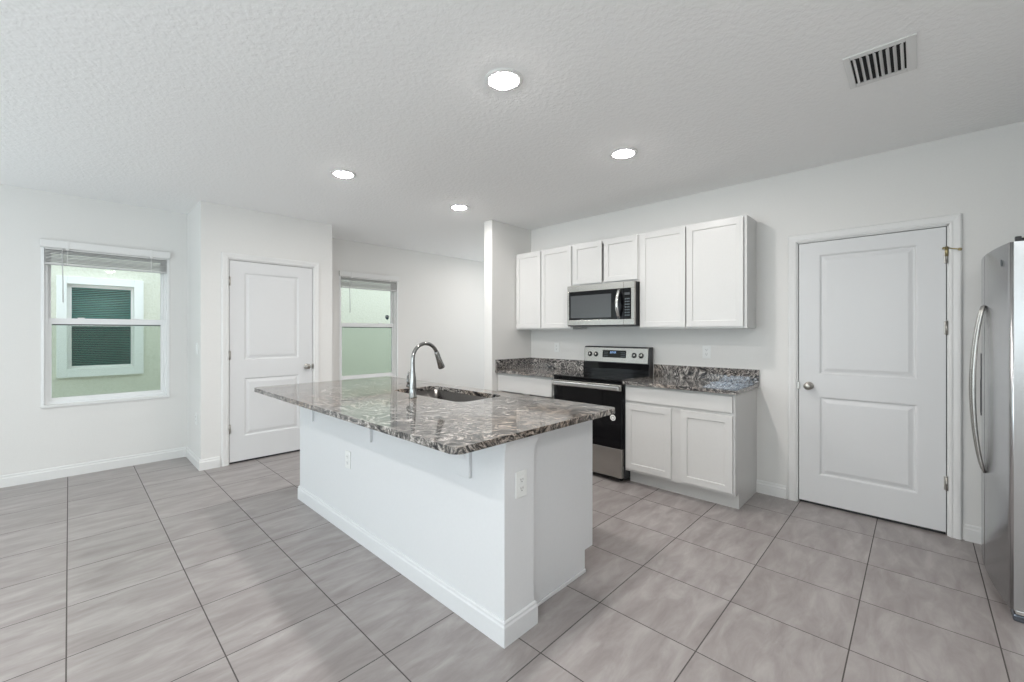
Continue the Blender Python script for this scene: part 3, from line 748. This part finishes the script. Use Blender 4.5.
# granite counters, each with its upstand
def counter(y0, y1, label, side):
    root = thing('kitchen_counter', label, 'worktop', (3.75, (y0+y1)/2, 0.884), 'granite counters beside the range')
    obj('countertop', box(NB(), 3.408, XB-0.001, y0, y1, 0.884, 0.914, 0.004), M_granite, root)
    obj('backsplash', box(NB(), XB-0.021, XB-0.001, y0, y1, 0.9145, 1.030, 0.002), M_granite, root)
    if side: obj('side_splash', box(NB(), 3.415, XB-0.022, y1-0.020, y1, 0.9145, 1.030, 0.002), M_granite, root)
    return root
counter(0.952, 1.868, 'short black and grey swirled granite counter with backsplash right of the range', False)
counter(2.632, 3.477, 'black and grey swirled granite counter with corner backsplash left of the range', True)

# ------------------------------------------------------------------ range
RY0, RY1 = 1.872, 2.628
rg = thing('electric_range', 'freestanding stainless and black electric range between the two granite counters', 'range', (3.7, 2.25, 0))
bm = NB(); box(bm, 3.445, XB-0.03, RY0, RY1, 0.035, 0.898, 0.003)
obj('range_body', bm, M_black, rg)
for (x, y) in ((3.50, RY0+0.06), (3.50, RY1-0.06), (3.95, RY0+0.06), (3.95, RY1-0.06)):
    obj('leveling_foot', cyl(NB(), (x, y, 0), (x, y, 0.036), 0.018, n=16), M_black, rg)
ct = obj('cooktop', box(NB(), 3.395, 3.93, RY0-0.002, RY1+0.002, 0.8985, 0.921, 0.006, 3), M_bglass, rg)
for x, y, r in ((3.52, 2.06, 0.10), (3.52, 2.44, 0.085), (3.79, 2.06, 0.075), (3.79, 2.44, 0.10)):
    bm = NB(); lathe(bm, (x, y, 0.9211), (0, 0, 1), [(0, r-0.003), (0.0004, r-0.003), (0.0004, r), (0, r)], 48); obj('burner_ring', bm, M_ring, ct)
dr = obj('oven_door', box(NB(), 3.402, 3.444, RY0+0.002, RY1-0.002, 0.312, 0.893, 0.004), M_bglass, rg)
bm = NB(); box(bm, 3.392, 3.4016, RY0+0.003, RY1-0.003, 0.822, 0.876, 0.003)
obj('steel_trim', bm, M_steel_h, dr)
bm = NB(); box(bm, 3.352, 3.372, RY0+0.010, RY1-0.010, 0.826, 0.866, 0.009, 3)
box(bm, 3.370, 3.394, RY0+0.020, RY0+0.045, 0.832, 0.860, 0.003); box(bm, 3.370, 3.394, RY1-0.045, RY1-0.020, 0.832, 0.860, 0.003)
obj('door_handle', bm, M_bar, dr)
bm = NB(); cyl(bm, (3.4022, 1.96, 0.578), (3.4008, 1.96, 0.578), 0.027, n=24)
st_ = obj('round_sticker', bm, M_paper, dr)
bm = NB(); lathe(bm, (3.4007, 1.96, 0.578), (-1, 0, 0), [(0, 0.013), (0.0003, 0.013), (0.0003, 0.0165), (0, 0.0165)], 24); obj('sticker_print', bm, M_button, st_)
obj('storage_drawer', box(NB(), 3.402, 3.444, RY0+0.002, RY1-0.002, 0.048, 0.306, 0.003), M_steel_h, rg)
# raised back with slanted control panel
bm = NB(); extrude_poly(bm, [(3.935, RY0, 0.90), (XB-0.025, RY0, 0.90), (XB-0.025, RY0, 1.196), (3.972, RY0, 1.196), (3.960, RY0, 1.188), (3.944, RY0, 1.03)], (0, RY1-RY0, 0))
bmesh.ops.recalc_face_normals(bm, faces=bm.faces); bgd = obj('backguard', bm, M_black, rg, bevel=0.003)
def bp_(u, z, d=0.0):   # point on the slanted face, lifted by d
    t = (z-1.03)/(1.188-1.03); return Vector((3.944+0.016*t-d, u, z+0.0*d))
def slant_plate(bm, u0, u1, z0, z1, d0, d1):
    pts = [bp_(u0, z0, d0), bp_(u0, z1, d0), bp_(u0, z1, d1), bp_(u0, z0, d1)]; extrude_poly(bm, pts, (0, u1-u0, 0)); bmesh.ops.recalc_face_normals(bm, faces=bm.faces); return bm
cp = obj('control_panel', slant_plate(NB(), RY0+0.018, RY1-0.006, 1.034, 1.184, 0.0003, 0.006), M_steel_h, rg, bevel=0.002)
dsp = obj('display', slant_plate(NB(), 2.125, 2.395, 1.082, 1.158, 0.006, 0.0085), M_bglass, cp)
bm = NB()
for k, u in enumerate((2.245, 2.262, 2.283, 2.300)):
    slant_plate(bm, u-0.0045, u-0.003, 1.126, 1.142, 0.0086, 0.009); slant_plate(bm, u+0.003, u+0.0045, 1.126, 1.142, 0.0086, 0.009); slant_plate(bm, u-0.0045, u+0.0045, 1.141, 1.143, 0.0086, 0.009)
obj('clock_digits', bm, M_digit, dsp)
for s in (2.140, 2.335):
    bm = NB()
    for i in range(5):
        for j in range(3): slant_plate(bm, s+i*0.010-0.003, s+i*0.010+0.003, 1.096+j*0.018, 1.103+j*0.018, 0.0086, 0.0089)
    obj('keypad', bm, M_button, dsp)
for u in (2.551, 2.478, 2.036, 1.961):
    o0 = bp_(u, 1.112, 0.006); bm = NB()
    lathe(bm, o0, (-1, 0, 0.1), [(0, 0), (0, 0.027), (0.003, 0.027), (0.004, 0.022), (0.005, 0.0)], 28)
    bmesh.ops.recalc_face_normals(bm, faces=bm.faces)
    kn = obj('knob', bm, M_black, cp)
    bm = NB(); lathe(bm, o0+Vector((-0.0051, 0, 0.0005)), (-1, 0, 0.1), [(0, 0), (0, 0.0205), (0.014, 0.0185), (0.018, 0.015), (0.018, 0)], 28); bmesh.ops.recalc_face_normals(bm, faces=bm.faces)
    obj('knob_cap', bm, M_steel, kn)
    bm = NB(); box(bm, o0.x-0.030, o0.x-0.0235, u-0.0035, u+0.0035, 1.098, 1.131, 0.002); obj('knob_grip', bm, M_black, kn)
# black glass riser under the panel
obj('riser_glass', box(NB(), 3.930, 3.9349, RY0+0.004, RY1-0.004, 0.922, 1.028), M_bglass, rg)

# ------------------------------------------------------------------ microwave
MY0, MY1, MZ0, MZ1 = 1.893, 2.652, 1.405, 1.8265
mw = thing('microwave', 'stainless over-the-range microwave hanging under the short cabinet', 'microwave', (3.85, 2.27, MZ0))
obj('microwave_body', box(NB(), 3.702, XB-0.002, MY0+0.004, MY1-0.004, MZ0, MZ1, 0.003), M_black, mw)
bm = NB()   # stainless surround: door and control side
XM = 3.670
for a in ((2.004, MY1, 1.764, MZ1), (2.004, MY1, MZ0+0.012, 1.470), (2.632, MY1, 1.470, 1.764)): box(bm, XM, XM+0.030, a[0], a[1], a[2], a[3], 0.0015)
md = obj('microwave_door', bm, M_steel_h, mw)
obj('door_glass', box(NB(), XM+0.002, XM+0.029, 2.006, 2.631, 1.471, 1.763), M_bglass, md)
bm = NB(); box(bm, XM+0.0012, XM+0.0019, 2.135, 2.612, 1.492, 1.722, 0.0002)
obj('door_screen', bm, M_mglass, md)
bm = NB(); hpts = []
for i in range(15):
    t = -1+2*i/14; hpts.append((XM-0.012-0.040*(1-t*t), 2.045, 1.615+0.128*t))
tube(bm, hpts, 0.0135, 14, 1.15); box(bm, XM-0.016, XM+0.002, 2.032, 2.058, 1.732, 1.752, 0.002); box(bm, XM-0.016, XM+0.002, 2.032, 2.058, 1.478, 1.498, 0.002)
obj('door_handle', bm, M_bar, md)
bm = NB()
for a in ((MY0, 2.002, 1.764, MZ1), (MY0, 2.002, MZ0+0.012, 1.470), (MY0, 1.924, 1.470, 1.764)): box(bm, XM, XM+0.030, a[0], a[1], a[2], a[3], 0.0015)
mc = obj('control_surround', bm, M_steel_h, mw)
obj('control_panel', box(NB(), XM+0.002, XM+0.029, 1.925, 2.003, 1.471, 1.763), M_bglass, mc)
bm = NB(); box(bm, XM+0.001, XM+0.0019, 1.938, 1.992, 1.700, 1.722); obj('display', bm, M_mglass, mc)
bm = NB()
for i in range(3):
    for j in range(7): box(bm, XM+0.0012, XM+0.0019, 1.940+i*0.018, 1.953+i*0.018, 1.500+j*0.026, 1.513+j*0.026)
obj('keypad', bm, M_button, mc)
obj('vent_strip', box(NB(), XM+0.006, XM+0.031, MY0+0.003, MY1-0.003, MZ0+0.001, MZ0+0.0115), M_black, mw)

# ------------------------------------------------------------------ refrigerator
fr = thing('refrigerator', 'stainless side-by-side refrigerator with curved doors at the right edge', 'refrigerator', (3.51, -0.7, 0))
FX0, FX1, FSE, FTOP = 3.060, 3.965, 3.515, 1.765
obj('fridge_body', box(NB(), FX0+0.004, FX1-0.004, -1.06, -0.372, 0.03, 1.742, 0.004), simple('fridge_side', (0.30, 0.31, 0.32), 0.45, 0.3), fr)
def fy(x): t = (x-FX0)/(FX1-FX0); return -0.310+0.020*t+0.036*(1-(2*t-1)**2)
def fdoor(a, b_, z0, z1, nm='fridge_door', recess=None):
    bm = NB(); n = 14; r = 0.008
    xs = [a+(b_-a)*i/n for i in range(n+1)]
    front = [(x, fy(x) - (r if i in (0, n) else 0)) for i, x in enumerate(xs)]
    front = [(a, fy(a)-0.010), (a+0.002, fy(a)-0.004), (a+0.008, fy(a+0.008))] + [(x, fy(x)) for x in xs[1:-1]] + [(b_-0.008, fy(b_-0.008)), (b_-0.002, fy(b_)-0.004), (b_, fy(b_)-0.010)]
    poly = front + [(b_, -0.366), (a, -0.366)]
    A = [bm.verts.new((x, y, z0)) for x, y in poly]; B = [bm.verts.new((x, y, z1)) for x, y in poly]
    k = len(poly); bm.faces.new(A); bm.faces.new(B[::-1])
    for i in range(k):
        f = bm.faces.new((A[i], A[(i+1) % k], B[(i+1) % k], B[i])); f.smooth = i < len(front)-1
    bmesh.ops.recalc_face_normals(bm, faces=bm.faces)
    return obj(nm, bm, M_fridge, fr)
dn = fdoor(FX0, FSE-0.003, 0.055, FTOP)
df_ = fdoor(FSE+0.003, FX1, 0.055, FTOP, 'freezer_door')
def fhandle(x, par):
    bm = NB(); pts = []; zc0, hl = 1.035, 0.455
    for i in range(25):
        t = -1+2*i/24; pts.append((x, fy(x)+0.004+0.042*(1-t*t)**0.8, zc0+hl*t))
    tube(bm, pts, [0.007+0.0035*(1-abs(-1+2*i/24)) for i in range(25)], 14, 1.15)
    return obj('door_handle', bm, M_steel, par)
fhandle(FSE-0.045, dn); fhandle(FSE+0.040, df_)
bm = NB()
xs = [3.70+0.17*i/6 for i in range(7)]
extrude_poly(bm, [(x, fy(x)+0.0035, 0.86) for x in xs] + [(x, fy(x)-0.012, 0.86) for x in xs[::-1]], (0, 0, 0.36)); bmesh.ops.recalc_face_normals(bm, faces=bm.faces)
dp = obj('water_dispenser', bm, M_black, df_)
bm = NB(); xs = [3.715+0.14*i/6 for i in range(7)]
extrude_poly(bm, [(x, fy(x)+0.0045, 0.875) for x in xs] + [(x, fy(x)-0.008, 0.875) for x in xs[::-1]], (0, 0, 0.19)); bmesh.ops.recalc_face_normals(bm, faces=bm.faces)
obj('dispenser_recess', bm, M_black, dp)
bm = NB(); xb_ = 3.17; lathe(bm, (xb_, fy(xb_)-0.0005, 1.682), (0, 1, 0), [(0, 0), (0, 0.016), (0.0016, 0.016), (0.0022, 0.013), (0.0022, 0)], 24)
for v in bm.verts: v.co.x = xb_ + (v.co.x-xb_)*0.6; v.co.y += (fy(v.co.x)-fy(xb_))
obj('oval_badge', bm, M_button, dn)
for x in (FX0+0.055, FX1-0.055):
    bm = NB(); box(bm, x-0.048, x+0.048, -0.50, -0.335, 1.7425, 1.772, 0.006); cyl(bm, (x, -0.35, 1.765), (x, -0.35, 1.785), 0.018); box(bm, x-0.045, x-0.025, -0.345, -0.325, 1.7655, 1.790, 0.003)
    obj('hinge_cover', bm, M_black, fr)
    bm = NB(); box(bm, x-0.050, x+0.045, -0.40, -0.318, 0.0, 0.034, 0.008, 3)
    hf = obj('hinge_foot', bm, simple('foot_dark_steel', (0.16, 0.18, 0.21), 0.25, 0.9), fr)
    bm = NB(); box(bm, x-0.049, x+0.040, -0.385, -0.325, 0.0345, 0.054, 0.004); cyl(bm, (x-0.02, -0.335, 0.034), (x-0.02, -0.335, 0.0545), 0.012)
    obj('foot_cap', bm, M_bar, hf)
obj('base_grille', box(NB(), FX0+0.06, FX1-0.06, -0.40, -0.372, 0.012, 0.10), M_black, fr)
for (x, y) in ((FX0+0.08, -1.0), (FX1-0.08, -1.0)): obj('roller', cyl(NB(), (x-0.012, y, 0.018), (x+0.012, y, 0.018), 0.018, n=16), M_black, fr)

# ------------------------------------------------------------------ plastic bag on the counter
random.seed(3)
bm = NB(); nx, ny = 34, 30
bx0, bx1, by0, by1 = 3.450, 3.985, 0.965, 1.215
grid = {}
for side in (0, 1):
    for i in range(nx+1):
        for j in range(ny+1):
            s, t = i/nx, j/ny
            ex = min(s, 1-s)*2; et = min(t, 1-t)*2
            env = min(1, ex*4)*min(1, et*4)
            x = bx0+(bx1-bx0)*s+0.012*noise.noise(Vector((t*6, 1.3, 0))); y = by0+(by1-by0)*t+0.012*noise.noise(Vector((s*6, 4.3, 0)))
            if side == 0:
                nn = noise.noise(Vector((s*7, t*6, 2.0)))+0.6*noise.noise(Vector((s*17, t*15, 5.0)))+0.4*abs(noise.noise(Vector((s*30, t*28, 7.0))))
                z = 0.9165+env*(0.020+0.020*max(-0.8, nn))+0.115*max(0, s-0.62)**0.8*env
            else: z = 0.9152
            if side and (i in (0, nx) or j in (0, ny)): grid[side, i, j] = grid[0, i, j]
            else: grid[side, i, j] = bm.verts.new((x, y, z))
for side in (0, 1):
    for i in range(nx):
        for j in range(ny):
            q = (grid[side, i, j], grid[side, i+1, j], grid[side, i+1, j+1], grid[side, i, j+1]); bm.faces.new(q if side == 0 else q[::-1])
bag = obj('plastic_bag', bm, M_film, None)
tag(bag, 'crumpled clear plastic bag lying on the counter right of the range', 'plastic bag')

# ------------------------------------------------------------------ recessed lights
def light(x, y, label):
    root = thing('recessed_light', label, 'ceiling light', (x, y, C), 'lit round recessed ceiling lights')
    bm = NB(); lathe(bm, (x, y, C-0.0005), (0, 0, -1), [(0, 0.072), (0, 0.098), (0.003, 0.097), (0.008, 0.086), (0.009, 0.073), (0.0, 0.072)], 48); bmesh.ops.recalc_face_normals(bm, faces=bm.faces)
    obj('trim_ring', bm, M_trim, root)
    bm = NB(); lathe(bm, (x, y, C-0.0008), (0, 0, -1), [(0, 0), (0, 0.0715), (0.008, 0.0705), (0.012, 0.060), (0.014, 0.0)], 48); bmesh.ops.recalc_face_normals(bm, faces=bm.faces)
    obj('diffuser', bm, M_lamp, root)
    return root
L0 = light(1.540, 1.506, 'lit round recessed ceiling light, the nearest and largest, over the island end')
dup(L0, (2.767-1.540, 1.509-1.506, 0), 'lit round recessed ceiling light in front of the tall cabinet right of the microwave')
dup(L0, (0.010, 3.330-1.506, 0), 'lit round recessed ceiling light over the far island end, in front of the closet door')
dup(L0, (2.787-1.540, 3.362-1.506, 0), 'lit round recessed ceiling light by the white stub wall, smallest of the four')

for k, (lx_, ly_) in enumerate(((-0.9, 0.6), (-0.9, 2.5), (-2.6, 0.6), (-2.6, 2.5), (0.6, -0.6), (4.9, 4.6))):  # unseen lamps added to help light the view
    dup(L0, (lx_-1.540, ly_-1.506, 0), ('added unseen ceiling light over the great room, %s' % ('nearer the island, south row', 'nearer the island, north row', 'farther from the island, south row', 'farther from the island, north row', 'by the south wall', 'in the nook behind the stub wall')[k]))
# ------------------------------------------------------------------ ceiling air vent
VX0, VX1, VY0, VY1 = 2.529, 2.868, 0.002, 0.254
vt_ = thing('ceiling_vent', 'white louvred air vent set in the ceiling above the kitchen door', 'air vent', ((VX0+VX1)/2, (VY0+VY1)/2, C))
bm = NB(); fw = 0.036
for a in ((VX0, VX1, VY0, VY0+fw), (VX0, VX1, VY1-fw+0.01, VY1), (VX0, VX0+fw, VY0+fw, VY1-fw+0.01), (VX1-fw, VX1, VY0+fw, VY1-fw+0.01)): box(bm, a[0], a[1], a[2], a[3], C-0.007, C-0.0003, 0.003)
obj('vent_frame', bm, M_trim, vt_)
obj('duct_shade_sheet', box(NB(), VX0+0.03, VX1-0.03, VY0+0.03, VY1-0.02, C-0.0016, C-0.0004), M_dark, vt_)  # dark sheet under the ceiling, stands in for the unlit duct
n = 8; y0_, y1_ = VY0+fw, VY1-fw+0.01
for i in range(n):
    yc = y0_+(i+0.5)*(y1_-y0_)/n; s = -1 if i < 4 else 1; bm = NB()
    extrude_poly(bm, [(VX0+fw, yc-0.0070*s, C-0.0115), (VX0+fw, yc-0.0060*s, C-0.0125), (VX0+fw, yc+0.0045*s, C-0.0022), (VX0+fw, yc+0.0035*s, C-0.0017)], (VX1-VX0-2*fw, 0, 0)); bmesh.ops.recalc_face_normals(bm, faces=bm.faces)
    obj('louver', bm, M_trim, vt_)
